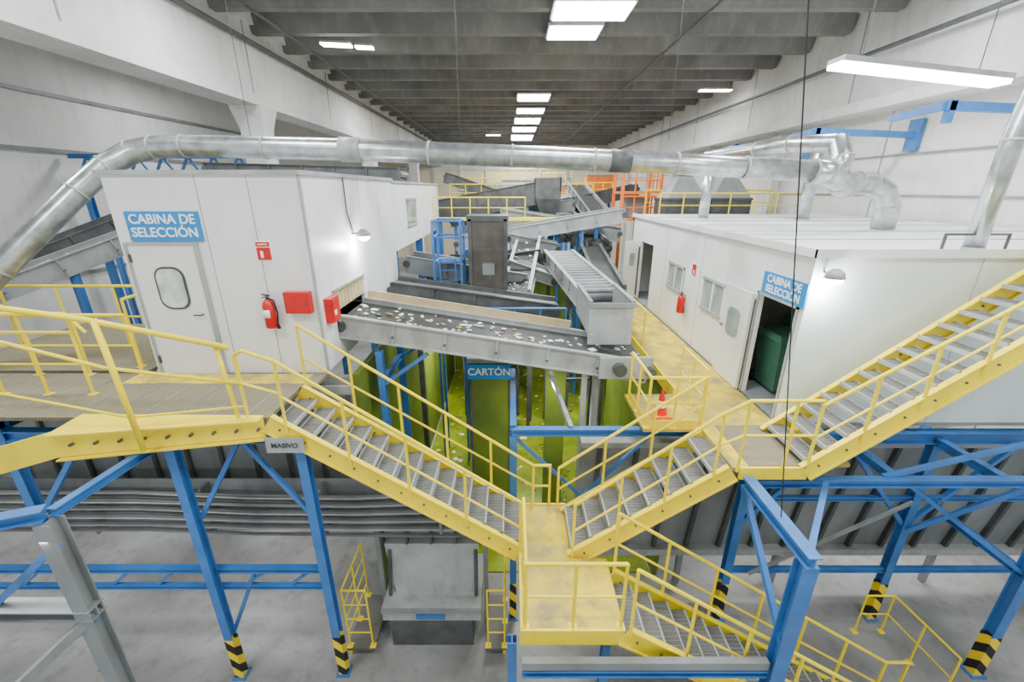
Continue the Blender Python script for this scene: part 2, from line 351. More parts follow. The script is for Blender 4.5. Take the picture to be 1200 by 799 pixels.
# stairs
flight('staircase',-3.2,-2.82,.12,-5.02,4.9,5.8,13)
flight('staircase',.87,-5.02,2.96,-3.52,4.8,5.7,8)
flight('staircase',3.92,-3.52,7.6,-.62,4.8,5.75,16)
flight('staircase',1.36,-5.02,5.75,-7.8,3.66,4.5,16)
def srail(b,x0,z0,x1,z1,y,h0,h1,k,r=.024):
    b.tube([(x0,y,z0+h0),(x1,y,z1+h1)],r,YEL,8); b.tube([(x0,y,z0+h0*.5),(x1,y,z1+h1*.5)],r*.7,YEL,6)
    for i in range(k+1):
        t=i/k; x=x0+(x1-x0)*t; z=z0+(z1-z0)*t; b.tube([(x,y,z-.06),(x,y,z+h0+(h1-h0)*t)],r*.9,YEL,6)
b=B()
srail(b,-2.95,-2.98,.12,-5.02,4.88,.98,.88,4)
b.tube([(-3.42,4.88,-2.3),(-3.42,4.88,-1.92),(-3.32,4.88,-1.86),(-2.95,4.88,-2.0)],.024,YEL,8); b.tube([(-3.42,4.88,-2.3),(-2.95,4.88,-2.45)],.018,YEL,6); b.tube([(-3.42,4.88,-1.95),(-3.42,4.88,-2.9)],.022,YEL,6)
srail(b,-3.1,-2.85,.35,-5.02,5.84,1.02,.8,5)
b.tube([(.35,5.84,-4.22),(.62,5.84,-4.22),(.62,5.84,-5.02)],.024,YEL,8); b.tube([(.35,5.84,-4.62),(.62,5.84,-4.62)],.018,YEL,6)
b.make('stair_railing')
b=B()
srail(b,.75,-5.02,2.9,-3.52,5.74,.82,.92,3)
srail(b,.87,-5.02,2.7,-3.65,4.78,.92,.98,3)
b.tube([(2.7,4.78,-2.68),(3.0,4.78,-2.5),(3.92,4.78,-2.5)],.024,YEL,8); b.tube([(2.7,4.78,-3.15),(3.0,4.78,-3.0),(3.92,4.78,-3.0)],.018,YEL,6)
for x in(3.0,3.6): b.tube([(x,4.78,-3.55),(x,4.78,-2.5)],.022,YEL,6)
b.make('stair_railing')
b=B()
srail(b,3.92,-3.52,7.6,-.62,4.78,.95,.52,6); b.make('stair_railing')
b=B()
srail(b,1.42,-5.02,5.75,-7.8,3.64,1.0,.95,6); srail(b,1.42,-5.02,5.75,-7.8,4.52,1.0,.95,6)
b.tube([(5.75,4.52,-6.85),(6.1,4.52,-6.85),(6.1,4.52,-7.8)],.022,YEL,6); b.tube([(5.75,3.64,-6.85),(6.1,3.64,-6.85),(6.1,3.64,-7.8)],.022,YEL,6)
b.make('stair_railing')
b=B(); b.box(.12,.87,3.7,5.85,-5.07,-5.02,YDK); b.box(.87,1.36,3.7,4.75,-5.07,-5.02,YDK)
b.box(.10,.13,3.68,5.88,-5.25,-5.0,YEL); b.box(.1,1.36,3.66,3.69,-5.24,-5.0,YEL); b.box(.1,.9,5.85,5.88,-5.25,-5.0,YEL); b.box(.85,.88,4.76,5.85,-5.25,-5.03,YEL)
b.make('stair_landing')
b=B(); rail(b,[(.16,4.82,-5.02),(.16,3.72,-5.02),(1.32,3.72,-5.02)],1.0,.55); b.make('guard_railing')

# ---------------------------------------------------------------- right cabin
RX0,RX1,RY0,RY1,RZ0,RZ1=4.25,11.1,6.0,15.4,-3.52,-.88
b=B(); X=RX0; t=.08
b.box(X,RX1,RY0,RY0+t,RZ0,RZ1,WHG)
def wx(y0,y1,z0,z1): b.box(X,X+t,y0,y1,z0,z1,WHT)
wx(RY0+t,6.14,RZ0,RZ1); wx(6.14,7.15,-1.68,RZ1); wx(7.15,13.0,RZ0,RZ1); wx(13.0,14.3,-1.6,RZ1); wx(14.3,RY1,RZ0,RZ1)
b.box(X,RX1,RY1-t,RY1,RZ0,RZ1,WHT); b.box(X-.04,RX1,RY0-.04,RY1,RZ1,RZ1+.06,WHT); b.box(X-.06,RX1,RY0-.06,RY0-.04,RZ1-.02,RZ1+.1,WHT); b.box(X-.06,X-.04,RY0-.06,RY1,RZ1-.02,RZ1+.1,WHT)
b.box(X,RX1,RY0,RY1,RZ0-.06,RZ0,GRY)
b.box(X+.1,RX1,8.6,8.65,RZ0,RZ1,LGR)
for y in(9.55,11.9): b.box(X-.004,X,y-.006,y+.006,RZ0,RZ1,LGR)
for x in(6.6,9.0): b.box(x-.006,x+.006,RY0-.004,RY0,RZ0,RZ1,LGR)
for y in(7.5,9,10.5,12,13.5): b.box(X,RX1,y-.01,y+.01,RZ1+.06,RZ1+.075,LGR)
for a,c in((6.10,6.14),(7.15,7.19)): b.box(X-.03,X,a,c,RZ0,-1.64,LGR)
b.box(X-.03,X,6.1,7.19,-1.68,-1.64,LGR)
b.make('sorting_cabin')
def xwin(y0,y1,z0,z1,name):
    b=B(); b.box(X-.012,X,y0,y1,z0,z1,GLS)
    for a,c in((y0,y0+.05),(y1-.05,y1),((y0+y1)/2-.03,(y0+y1)/2+.03)): b.box(X-.03,X,a,c,z0,z1,WHT)
    for a,c in((z0,z0+.05),(z1-.05,z1)): b.box(X-.035,X,y0,y1,a,c,LGR)
    b.make(name)
xwin(8.3,9.35,-2.5,-1.8,'window_1'); xwin(10.45,11.55,-2.5,-1.82,'window_2')
b=B()
b.box(X-.1,X-.05,7.2,8.15,-3.5,-1.7,WHT)
cz=-2.35; cy=7.68; o=[]
for qx,qz,a0 in((1,1,0),(-1,1,90),(-1,-1,180),(1,-1,270)):
    for k in range(5):
        a=math.radians(a0+k*22.5); o.append((X-.1,cy+qx*.1+.12*math.cos(a),cz+qz*.15+.12*math.sin(a)))
b.plate(o,(-1,0,0),.012,GLS); b.tube([(X-.1,8.05,-2.5),(X-.15,8.05,-2.5),(X-.15,7.95,-2.5)],.012,DGR,6)
b.box(X-.05,X,7.18,7.22,-3.4,-1.8,DGR)
b.make('door_2')
b=B(); b.box(3.75,X-.03,14.35,14.4,-3.5,-1.62,WHT); b.box(3.92,4.08,14.33,14.35,-2.4,-2.0,GLS); b.box(X-.05,X-.0,14.33,14.42,-3.4,-1.8,DGR); b.make('door_3')
b=B(); b.box(X-.03,X,5.98,7.1,-1.64,-1.28,SBL); b.text('CABINA DE\nSELECCIÓN',.17,MX((X-.032,6.54,-1.46),H,-H),TXT,.95); b.make('cabin_sign')
small_red_sign((X,9.9,-1.77),'x'); extinguisher(X,10.2,-2.65,-1,0)
for xx,yy in((4.95,7.25),(5.8,7.9)):
    b=B(); b.frustum(xx-.25,xx+.25,yy-.3,yy+.3,-3.45,xx-.32,xx+.32,yy-.36,yy+.36,-2.5,GCN); b.frustum(xx-.36,xx+.36,yy-.4,yy+.4,-2.5,xx-.3,xx+.3,yy-.3,yy+.34,-2.4,GCN)
    b.tube([(xx-.3,yy+.4,-3.42),(xx-.2,yy+.4,-3.42)],.1,BLACK,12); b.tube([(xx+.2,yy+.4,-3.42),(xx+.3,yy+.4,-3.42)],.1,BLACK,12); b.make('wheeled_waste_bin')
b=B(); b.box(2.96,4.2,4.82,16,-3.57,-3.52,YDK); b.box(2.05,2.96,5.8,7.0,-3.57,-3.52,YDK); b.box(3.05,3.95,4.78,4.82,-3.68,-3.5,YEL)
b.box(4.2,4.6,4.9,5.95,-3.57,-3.52,YDK); b.box(2.93,2.96,7.0,16,-3.65,-3.4,YEL); b.box(3.2,4.3,4.85,5.9,-3.52,-3.51,DCK)
b.make('walkway_deck')
b=B(); rail(b,[(2.1,6.9,-3.52),(2.1,5.85,-3.52),(2.93,5.85,-3.52)],.85,.55,toe=True); rail(b,[(3.02,6.0,-3.52),(3.02,7.0,-3.52)],.9,.6); b.make('guard_railing')
b=B(); rail(b,[(3.0,9.2,-3.52),(3.0,12.5,-3.52),(3.0,15.9,-3.52)],.95,1.0); b.make('guard_railing')
b=B(); b.frustum(2.3,2.6,6.1,6.4,-3.52,2.3,2.6,6.1,6.4,-3.49,ORA); b.tube([(2.45,6.25,-3.49),(2.45,6.25,-3.36)],[.11,.08],RED,14); b.tube([(2.45,6.25,-3.36),(2.45,6.25,-3.25)],[.08,.055],TXT,14); b.tube([(2.45,6.25,-3.25),(2.45,6.25,-3.05)],[.055,.015],RED,14); b.make('traffic_cone')

# ---------------------------------------------------------------- conveyors
def conveyor(name,p0,p1,w,sh=.3,side=LGR,legs=(),debris=0,rollers=False,beltm=BLK,zleg=-7.77,legm=BLU,cover=False):
    b=B(); p0,p1,d,sd,u=b.frame(p0,p1)
    b.beam(p0,p1,w-.06,.04,beltm,off=-.02)
    for e in(-1,1):
        b.beam(p0,p1,.04,sh,side,soff=e*w/2,off=-sh*.25)
        b.beam(p0,p1,.1,.025,side,soff=e*(w/2+.02),off=sh*.25); b.beam(p0,p1,.1,.025,side,soff=e*(w/2+.03),off=-sh*.75)
        L=(p1-p0).length; k=max(2,int(L/.9))
        for i in range(k+1):
            q=p0.lerp(p1,i/k)+sd*e*(w/2+.035); b.beam(q+u*sh*.24,q-u*sh*.74,.05,.04,side)
            b.tube([q-u*sh*.4-sd*e*.03,q-u*sh*.4+sd*e*.03],.025,DGR,6)
    b.beam(p0,p1,w*.8,.05,DGR,off=-sh*.7)
    for q in(p0,p1): b.tube([q-sd*(w/2+.06)-u*.1,q+sd*(w/2+.06)-u*.1],.1,DGR,12)
    if rollers:
        L=(p1-p0).length; k=int(L/.26)
        for i in range(k):
            q=p0.lerp(p1,(i+.5)/k)+u*.03; b.tube([q-sd*w*.48,q+sd*w*.48],.06,GRY,10)
    if cover: b.beam(p0,p1,w+.1,.03,side,off=sh*.3)
    for t in legs:
        q=p0.lerp(p1,t)
        for e in(-1,1):
            s=q+sd*e*w*.45-u*sh*.7; b.beam(s,(s.x,s.y,zleg),.11,.11,legm)
        s1=q+sd*w*.45; s2=q-sd*w*.45; zz=(q.z+zleg)/2
        b.beam((s1.x,s1.y,zz),(s2.x,s2.y,zz),.08,.08,legm)
    for i in range(debris):
        tt=random.random(); q=p0.lerp(p1,tt)+sd*max(-.42,min(.42,random.gauss(0,.22)))*w+u*.005
        s=random.uniform(.015,.05)*(1.5 if random.random()<.15 else 1); a=random.random()*6.28; h=random.uniform(.008,.03)
        ax=d*math.cos(a)+sd*math.sin(a); ay=sd*math.cos(a)-d*math.sin(a); s2=s*random.uniform(.5,1.2)
        m=random.choice([LITT[0]]*6+LITT)
        c=[q-ax*s-ay*s2,q+ax*s-ay*s2*.7,q+ax*s*.8+ay*s2,q-ax*s+ay*s2*.8]
        b.hexa(c+[v+u*h*random.uniform(.5,1.3)+ax*.01 for v in c],m)
    return b.make(name)
conveyor('belt_conveyor',(-2.97,7.73,-2.15),(2.45,7.73,-3.02),1.26,.38,LGR,legs=(.84,),debris=110,legm=GRY)
b=B(); b.beam((-2.9,8.4,-1.98),(1.2,8.4,-2.63),.03,.16,TAN); b.make('conveyor_side_board')
b=B()
for y in(7.05,8.4):
    b.ibeam((-2.35,y,-7.77),(-2.35,y,-2.7),.12,.12,BLU); b.beam((-2.4,y,-3.4),(-1.5,y,-2.75),.06,.06,BLU)
b.ibeam((-2.35,7.05,-3.3),(-2.35,8.4,-3.3),.1,.12,BLU); b.ibeam((-2.35,7.05,-5.3),(-2.35,8.4,-5.3),.1,.12,BLU)
b.make('conveyor_support')
b=B(); b.box(1.55,2.5,6.97,7.05,-3.2,-2.8,LGR); b.tube([(1.9,6.97,-3.0),(1.9,6.85,-3.0)],.12,DGR,14); b.tube([(2.45,6.97,-3.05),(2.45,6.85,-3.05)],.09,DGR,12); b.make('conveyor_drive_motor')
b=B(); b.box(1.45,2.28,7.72,7.76,-2.82,-2.03,LGR); b.box(1.45,1.49,7.76,9.3,-2.62,-2.0,LGR); b.box(2.24,2.28,7.76,9.3,-2.75,-2.03,LGR)
b.box(1.41,2.32,7.68,7.72,-2.08,-2.0,GRY); b.beam((1.47,7.7,-1.98),(1.47,9.3,-1.98),.08,.05,GRY); b.beam((2.26,7.7,-1.98),(2.26,9.3,-1.98),.08,.05,GRY); b.box(1.49,2.24,8.5,8.52,-2.6,-2.2,DGR)
b.hexa([(1.49,8.3,-2.62),(2.24,8.3,-2.62),(2.24,9.3,-2.4),(1.49,9.3,-2.4),(1.49,8.3,-2.6),(2.24,8.3,-2.6),(2.24,9.3,-2.38),(1.49,9.3,-2.38)],GRY)
b.make('transfer_chute')
conveyor('roller_conveyor',(1.95,9.35,-2.2),(1.5,14.0,-1.95),.85,.4,LGR,legs=(.3,.9),rollers=True,legm=DGR)
conveyor('belt_conveyor',(3.25,16.2,-2.0),(2.4,21,-1.1),.9,.5,GRY,legs=(.4,.9))
conveyor('belt_conveyor',(2.5,10.5,-2.35),(2.75,15.2,-1.9),.6,.35,DGR,legs=(.4,),legm=DGR)
conveyor('belt_conveyor',(-3.6,20,-.75),(1.6,20,.15),1.0,.9,DGR,legs=(.3,.8))
b=B(); b.box(1.0,2.1,19.3,20.7,-.4,.45,DGR); b.frustum(1.3,1.9,19.6,20.4,-1.2,1.0,2.1,19.3,20.7,-.4,DGR); b.box(2.05,2.15,19.3,20.7,-.1,.5,GRY); b.make('conveyor_head_chute')
conveyor('belt_conveyor',(-2.0,16,-1.75),(3.9,16,-.75),1.1,.45,LGR,legs=(.2,.75))
conveyor('belt_conveyor',(-2.9,12.3,-1.85),(.4,12.3,-2.35),.9,.45,GRY,legs=(.6,),legm=DGR)
conveyor('belt_conveyor',(-2.9,10.45,-2.2),(1.1,10.45,-2.75),.7,.4,DGR,legs=(),beltm=GRY)
conveyor('belt_conveyor',(-.4,18.6,-.9),(4.4,18.1,-1.6),1.0,.55,GRY,legs=(.5,),cover=True)
conveyor('belt_conveyor',(-2.8,14.2,-2.5),(.9,14.2,-1.9),.9,.4,DGR,legs=(.3,.8),debris=60,legm=DGR)
conveyor('belt_conveyor',(0,24,-1.2),(6.5,24,.1),1.1,.6,DGR,legs=(.3,.8))
conveyor('belt_conveyor',(-4,28,.8),(3,28,-1.5),1.1,.6,DGR,legs=(.3,.8))
conveyor('belt_conveyor',(.1,11.2,-2.6),(.6,15.2,-1.6),.7,.35,LGR,legs=(),debris=30)
conveyor('belt_conveyor',(-.05,13.1,-2.05),(1.35,12.9,-2.5),.8,.3,GRY,legs=(.5,),beltm=LBT,legm=DGR)
conveyor('belt_conveyor',(-.1,15.2,-1.5),(1.6,15.2,-1.85),.7,.3,GRY,legs=(.5,),beltm=LBT,legm=DGR)
conveyor('belt_conveyor',(-3,22.5,-1.4),(3,22,-.6),1.1,.5,GRY,legs=(.3,.8))
conveyor('belt_conveyor',(3.6,26,.3),(4.0,19,-1.3),.9,.5,GRY,legs=(.3,))
# left side conveyors
conveyor('belt_conveyor',(-11.5,8.2,-2.2),(-7.0,13.2,.2),1.1,.4,GRY,legs=(.3,.8),debris=260)
conveyor('belt_conveyor',(-12.5,11,-1.6),(-9.4,15.5,.5),1.0,.4,DGR,legs=(.3,.8))
conveyor('belt_conveyor',(-9.2,14.2,.65),(-3.4,14.2,.52),.8,.35,DGR,legs=())
# tower
b=B(); b.box(-1.1,-.12,10.9,11.7,-3.9,-.7,TWR); b.box(-1.13,-.09,10.87,11.73,-.75,-.62,DGR); b.frustum(-.9,-.3,11,11.6,-4.7,-1.1,-.12,10.9,11.7,-3.9,TWR)
b.box(-.78,-.42,10.88,10.9,-2.1,-1.75,DGR);b.box(-.75,-.45,10.87,10.88,-2.07,-1.78,GRY); b.box(-1.1,-.12,10.88,10.9,-1.45,-1.4,DGR); b.box(-1.1,-.12,10.88,10.9,-2.6,-2.55,DGR)
for x in(-1.05,-.17): b.box(x-.04,x+.04,10.87,10.9,-3.6,-.7,DGR)
for x in(-1.0,-.2): b.beam((x,11,-7.77),(x,11,-3.9),.1,.1,DGR); b.beam((x,11.6,-7.77),(x,11.6,-3.9),.1,.1,DGR)
b.make('vertical_chute_tower')
b=B()
for x in(-2.0,-1.3):
    for y in(11.0,11.7): b.beam((x,y,-7.77),(x,y,-.75),.06,.06,BLU)
for z in(-.75,-1.15,-2.6): 
    b.tube([(-2.0,11,z),(-1.3,11,z),(-1.3,11.7,z),(-2.0,11.7,z),(-2.0,11,z)],.025,BLU,6)
b.box(-2.0,-1.3,11,11.7,-1.8,-1.75,BLU)
for i in range(7): b.tube([(-1.85,11,-1.7-i*.28),(-1.45,11,-1.7-i*.28)],.018,BLU,6)
b.tube([(-1.85,11,-1.7),(-1.85,11,-3.6)],.025,BLU,6); b.tube([(-1.45,11,-1.7),(-1.45,11,-3.6)],.025,BLU,6)
b.make('ladder_tower')
b=B(); rail(b,[(-2.4,9.9,-3.4),(1.3,9.9,-3.4)],.7,.6,m=BLU,r=.03); b.box(-2.4,1.3,9.85,10.1,-3.5,-3.4,BLU); 
for x in(-2.3,1.2): b.beam((x,10,-7.77),(x,10,-3.5),.12,.12,DGR)
b.make('service_gantry')
b=B(); b.box(-3.0,3.5,17,17.5,-1.15,-1.05,YEL); rail(b,[(-3.0,17.05,-1.05),(.5,17.05,-1.05)],.75,.7); 
for x in(-2.8,3.3): b.beam((x,17.2,-7.8),(x,17.2,-1.1),.15,.15,BLU)
b.make('maintenance_walkway')
b=B(); b.box(-3.5,4.5,25.4,26.2,-.75,-.65,YEL); rail(b,[(-3.5,25.45,-.65),(4.5,25.45,-.65)],.9,.9,r=.03)
for x in(-3.3,.5,4.3): b.beam((x,25.8,-7.8),(x,25.8,-.7),.18,.18,BLU)
b.make('maintenance_walkway')
b=B(); b.hexa([(2.2,22.5,-2.6),(4.4,22.5,-2.6),(4.4,27,-1.6),(2.2,27,-1.6),(2.2,22.5,-1.3),(4.4,22.5,-1.3),(4.4,27,-.3),(2.2,27,-.3)],GRY)
for i in range(5): b.box(2.3+i*.45,2.35+i*.45,22.44,22.5,-2.6,-1.3,DGR)
for x in(2.4,4.2): b.beam((x,23,-7.8),(x,23,-2.5),.2,.2,BLU); b.beam((x,26.5,-7.8),(x,26.5,-1.7),.2,.2,BLU)
b.make('vibrating_screen')
# far right equipment
b=B(); b.box(5.5,10.8,16.6,18.6,-1.1,-1.0,GRY); rail(b,[(5.5,16.65,-1.0),(10.7,16.65,-1.0)],.85,.8,r=.03); rail(b,[(5.5,18.5,-1.0),(10.7,18.5,-1.0)],.95,1.,r=.03)
for x in(5.7,8.2,10.6): b.beam((x,16.8,-7.8),(x,16.8,-1.1),.2,.2,BLU); b.beam((x,18.4,-7.8),(x,18.4,-1.1),.2,.2,BLU)
b.make('mezzanine_platform')
for x,zz in((6.6,1.05),(8.3,1.05)):
    b=B(); b.frustum(x-.25,x+.25,17.3,17.9,0.45,x-.2,x+.2,17.4,17.8,zz,DGR); b.frustum(x-.75,x+.75,16.95,18.35,-.35,x-.25,x+.25,17.3,17.9,.45,GRY); b.box(x-.75,x+.75,16.95,18.35,-1.0,-.35,DGR); b.box(x-.8,x+.8,16.9,18.4,-.4,-.32,DGR); b.make('extraction_hood')
b=B(); b.box(4.7,6.3,19.2,20.8,-1.3,-1.2,ORA)
for z in(-1.2,-.1): rail(b,[(4.7,19.2,z),(6.3,19.2,z),(6.3,20.8,z)],.9,.55,m=ORA,r=.04)
for x in(4.7,6.3):
    for y in(19.2,20.8): b.beam((x,y,-7.8),(x,y,.9),.12,.12,ORA)
b.box(4.7,6.3,19.2,20.8,-.2,-.1,ORA); b.box(5,5.8,19.6,20.4,-1.2,-.3,GRY); b.make('orange_access_tower')
for i,(x,y,w,z0,z1,m) in enumerate([(-2.5,32,2.2,-2.5,-.2,GRY),(3.2,34,1.6,-2,.2,ORA),(5.4,30,2.5,-2.2,-.5,GRY),(.5,36,2.5,-2.2,.6,LGR),(7.5,38,2.5,-1.5,1.0,ORA),(4.2,44,3,-2.2,.9,LGR),(-1.5,46,3,-2,.5,GRY)]):
    b=B(); b.box(x-w/2,x+w/2,y,y+1.5,z0,z1,m); b.box(x-w/2-.05,x+w/2+.05,y-.05,y+1.55,z1,z1+.1,GRY); b.frustum(x-w/4,x+w/4,y+.4,y+1.1,z0-1.2,x-w/2,x+w/2,y,y+1.5,z0,m)
    for e in(-1,1): 
        for yy in(y+.1,y+1.4): b.beam((x+e*w*.45,yy,-7.8),(x+e*w*.45,yy,z0),.15,.15,BLU)
    rail(b,[(x-w/2,y,z1+.1),(x+w/2,y,z1+.1)],.8,.7,r=.035); b.make('sorting_machine')

# ---------------------------------------------------------------- ducts
def duct(name,pts,r,extra=None):
    b=B(); b.tube(pts,r,GAL,20)
    for i in range(len(pts)-1):
        a=Vector(pts[i]);c=Vector(pts[i+1]);L=(c-a).length
        k=max(1,int(L/1.15)); d=(c-a).normalized()
        for j in range(k):
            q=a.lerp(c,j/k); b.tube([q-d*.02,q+d*.02],r*1.07,LGR,20)
    if extra: extra(b)
    return b.make(name,smooth=True)
main=[(-9.3,6.6,-2.1),(-8.7,7.2,-1.3),(-7.9,8.2,-.05),(-7.6,8.6,.4),(-7.3,8.9,.66),(-6.9,9.0,.76),(-6.3,9.0,.78),(-3.2,9.0,.72),(0,9,.6),(3.2,9,.47),(5.9,9,.33)]
def ex(b):
    b.tube([(-3.3,9,.72),(-2.9,9,.71)],.225,LGR,20); b.tube([(1.9,9,.52),(2.3,9,.5)],.21,DGR,20)
    for x in(-5,-1,3): b.tube([(x,9,.9),(x,9,4.98)],.006,DGR,5)
duct('ventilation_duct',main,.2,ex)
duct('ventilation_duct',[(5.9,9,.33),(6.2,9,.3),(6.5,9.05,.15),(6.7,9.2,.05),(7.1,9.4,.12),(7.5,9.5,.1),(7.8,9.5,-.05),(7.98,9.5,-.35),(8.0,9.5,-.8)],.22)
duct('ventilation_duct',[(6.35,9,.25),(6.5,9.1,.55),(6.5,9.3,.85),(6.3,10.5,.95),(5.9,14,.9)],.18)
duct('ventilation_duct',[(6.6,6.2,-.8),(6.62,6.2,.6),(6.75,6.25,1.6),(7.0,6.3,3.0),(7.1,6.3,4.98)],.12)
duct('ventilation_duct',[(8.2,12.5,-.8),(8.2,12.5,1.0)],.16); duct('ventilation_duct',[(5.6,13.,-.8),(5.6,13.,.5)],.14)
b=B(); b.tube([(6.1,6.15,-.82),(6.1,6.15,-.6),(7.0,6.15,-.6),(7.0,6.15,-.82)],.02,DGR,6); b.make('roof_hoop')
for y in (17.5,13,9.2):
    b=B(); z=1.5; b.beam((8.3,y,z),(11.15,y,z-.1),.12,.16,BLU); b.beam((8.4,y,z-.3),(8.4,y,z+.1),.12,.12,BLU); b.beam((8.3,y,z),(8.6,y+1.6,z),.1,.14,BLU); b.box(11.05,11.15,y-.2,y+.2,z-.5,z+.3,BLU); b.make('crane_bracket')
b=B(); b.ibeam((-15.8,16.5,.35),(-9,16.5,.35),.2,.25,BLU); b.ibeam((-15.8,16.5,1.1),(-9,16.5,1.1),.15,.15,BLU)
for i in range(7): b.beam((-15.6+i*.9,16.5,.35),(-15.15+i*.9,16.5,1.1),.07,.07,BLU); b.beam((-15.15+i*.9,16.5,1.1),(-14.7+i*.9,16.5,.35),.07,.07,BLU)
for x in(-15.5,-12,-9.2): b.ibeam((x,16.5,-7.8),(x,16.5,.25),.2,.2,BLU)
b.make('steel_truss')
b=B(); b.tube([(1.69,4,4.98),(3.15,4,-3.66)],.007,BLACK,6); b.make('reflection_cable')  # line of a reflection, built as a slanting cable

# ---------------------------------------------------------------- support steel
def post(b,x,y,z1,w=.15,stripe=True):
    b.ibeam((x,y,-7.8),(x,y,z1),w,w,BLU); b.box(x-w*.8,x+w*.8,y-w*.8,y+w*.8,-7.8,-7.77,BLU)
    if stripe: b.box(x-w*.53,x+w*.53,y-w*.53,y+w*.53,-7.77,-6.9,STR)
b=B()
post(b,-4.6,4.95,-3.0,.13); post(b,-2.87,5.0,-3.15,.13); post(b,-7.0,5.1,-3.0,.13)
for x in(-4.6,-2.87,-7.0): post(b,x,8.8,-2.95,stripe=False); 
for x in(-4.6,-7.0): b.ibeam((x,4.95,-3.0),(x,6.4,-3.0),.15,.2,BLU)
b.ibeam((-9,5.05,-5.55),(-2.87,5.05,-5.55),.1,.09,BLU); b.ibeam((-9,5.05,-5.9),(-2.87,5.05,-5.9),.08,.07,BLU)
b.ibeam((-9,5.15,-3.2),(-3.3,5.05,-3.18),.14,.16,BLU)
for x0,x1 in((-4.6,-3.75),(-2.87,-3.7)): b.beam((x0,5.05,-4.6),(x1,5.05,-3.25),.06,.06,BLU)
b.beam((-4.6,5.05,-6.9),(-4.0,5.05,-5.6),.05,.05,BLU); b.beam((-7,5.1,-4.6),(-5.9,5.1,-3.2),.07,.07,BLU)
for i in range(8): b.beam((-8.4+i*.7,5.05,-5.88),(-8.05+i*.7,5.05,-5.6),.04,.04,BLU)
b.make('platform_support_frame')
b=B(); b.ibeam((-4.75,3.5,-7.8),(-4.75,3.5,-3.2),.17,.17,GRY); b.ibeam((-8,3.5,-4.45),(-4.65,3.5,-4.45),.2,.14,GRY); b.beam((-4.7,3.5,-4.5),(-5.7,3.0,-5.4),.1,.1,GRY); b.ibeam((-6.5,2.6,-2.95),(-4.75,3.5,-3.1),.14,.12,BLU); b.beam((-4.75,3.5,-3.5),(-5.8,3.5,-4.4),.07,.07,BLU)  # near column and beam greyed, carrying the dulling of a reflection
b.beam((-6.6,3.5,-6.2),(-4.75,3.5,-4.6),.08,.08,BLU); b.ibeam((-4.75,3.55,-3.15),(-4.75,4.85,-3.22),.1,.1,BLU)
b.make('platform_support_frame')
b=B()
post(b,3.15,3.5,-3.77,.17); b.ibeam((3.15,3.4,-3.68),(3.15,4.75,-3.68),.15,.15,BLU); b.box(.12,3.05,3.47,3.55,-5.40,-5.28,GRY); b.ibeam((.12,3.52,-5.47),(3.05,3.52,-5.47),.12,.1,BLU)
post(b,.02,6.0,-3.75,.12); b.ibeam((0,6.0,-3.68),(2.9,6.0,-3.68),.12,.12,BLU); b.beam((.05,6,-3.8),(1.2,6.05,-5.0),.05,.05,BLU); b.beam((2.2,6,-3.8),(1.2,6.05,-5.0),.05,.05,BLU)
b.ibeam((.02,6.0,-3.62),(.02,8.3,-3.62),.1,.1,BLU); b.ibeam((.95,6.0,-3.62),(.8,8.2,-3.62),.07,.08,LGR)
post(b,.0,3.75,-5.26,.12); post(b,1.2,3.85,-5.1,.1)
post(b,3.95,6.0,-3.9,.14); post(b,6.9,6.0,-3.9,.14); post(b,7.9,5.0,-1.2,.16); post(b,10.2,6.0,-3.9)
b.ibeam((3,6.0,-3.78),(11.1,6.0,-3.78),.16,.2,BLU)
b.ibeam((3.25,4.95,-3.85),(8,4.95,-3.85),.12,.12,BLU); b.ibeam((6.9,5.0,-3.85),(6.9,6,-3.85),.12,.14,BLU); b.ibeam((5.4,5.0,-3.85),(5.4,6,-3.85),.1,.12,BLU); b.ibeam((7.9,5,-5.6),(7.9,6.2,-5.6),.12,.12,BLU)
b.beam((3.95,6,-5.6),(5.3,6,-3.9),.07,.07,BLU); b.beam((6.9,6,-5.6),(5.5,6,-3.9),.07,.07,BLU); b.beam((6.9,6,-5.6),(8.3,6,-3.9),.07,.07,BLU); b.beam((10.2,6,-5.6),(8.8,6,-3.9),.07,.07,BLU)
b.ibeam((3.95,6,-5.0),(10.5,6,-5.0),.08,.08,BLU); b.ibeam((3.95,6,-6.6),(10.5,6,-6.6),.08,.1,BLU); b.beam((5.2,5.0,-3.8),(7.9,5.0,-3.0),.06,.06,BLU)
b.beam((7.9,5,-3.7),(6.9,5.9,-5.6),.07,.07,BLU); b.beam((3.2,3.55,-3.75),(4.3,4.85,-3.8),.07,.07,BLU); b.beam((3.15,3.5,-5.0),(3.15,4.8,-3.8),.07,.07,BLU)
b.beam((7.9,5,-5.6),(5.6,5.9,-3.9),.06,.06,BLU); b.beam((4.3,5.9,-6.6),(6.8,5.9,-5.0),.05,.05,GRY)
for x in(3.95,6.9,10.2): post(b,x,9.2,-3.6,stripe=False)
b.make('platform_support_frame')
b=B(); b.box(-9.5,-2.7,6.5,6.6,-5.3,-2.95,GRY); b.box(-9.5,-2.7,6.44,6.5,-3.25,-3.1,LGR); b.box(-9.5,-2.7,6.42,6.5,-5.35,-5.2,LGR)
for i in range(12): b.box(-9.4+i*.6,-9.34+i*.6,6.44,6.5,-5.2,-3.25,DGR)
b.box(-2.7,-2.6,6.6,17.9,-7.8,-2.95,GWL)
b.make('bunker_panel')
b=B(); b.frustum(1.2,10.8,6.75,6.85,-6.75,1.2,10.8,6.4,6.5,-4.15,GRY)
for i in range(15):
    x=1.5+i*.65; b.hexa([(x,6.66,-6.75),(x+.07,6.66,-6.75),(x+.07,6.75,-6.75),(x,6.75,-6.75),(x,6.32,-4.15),(x+.07,6.32,-4.15),(x+.07,6.4,-4.15),(x,6.4,-4.15)],DGR)
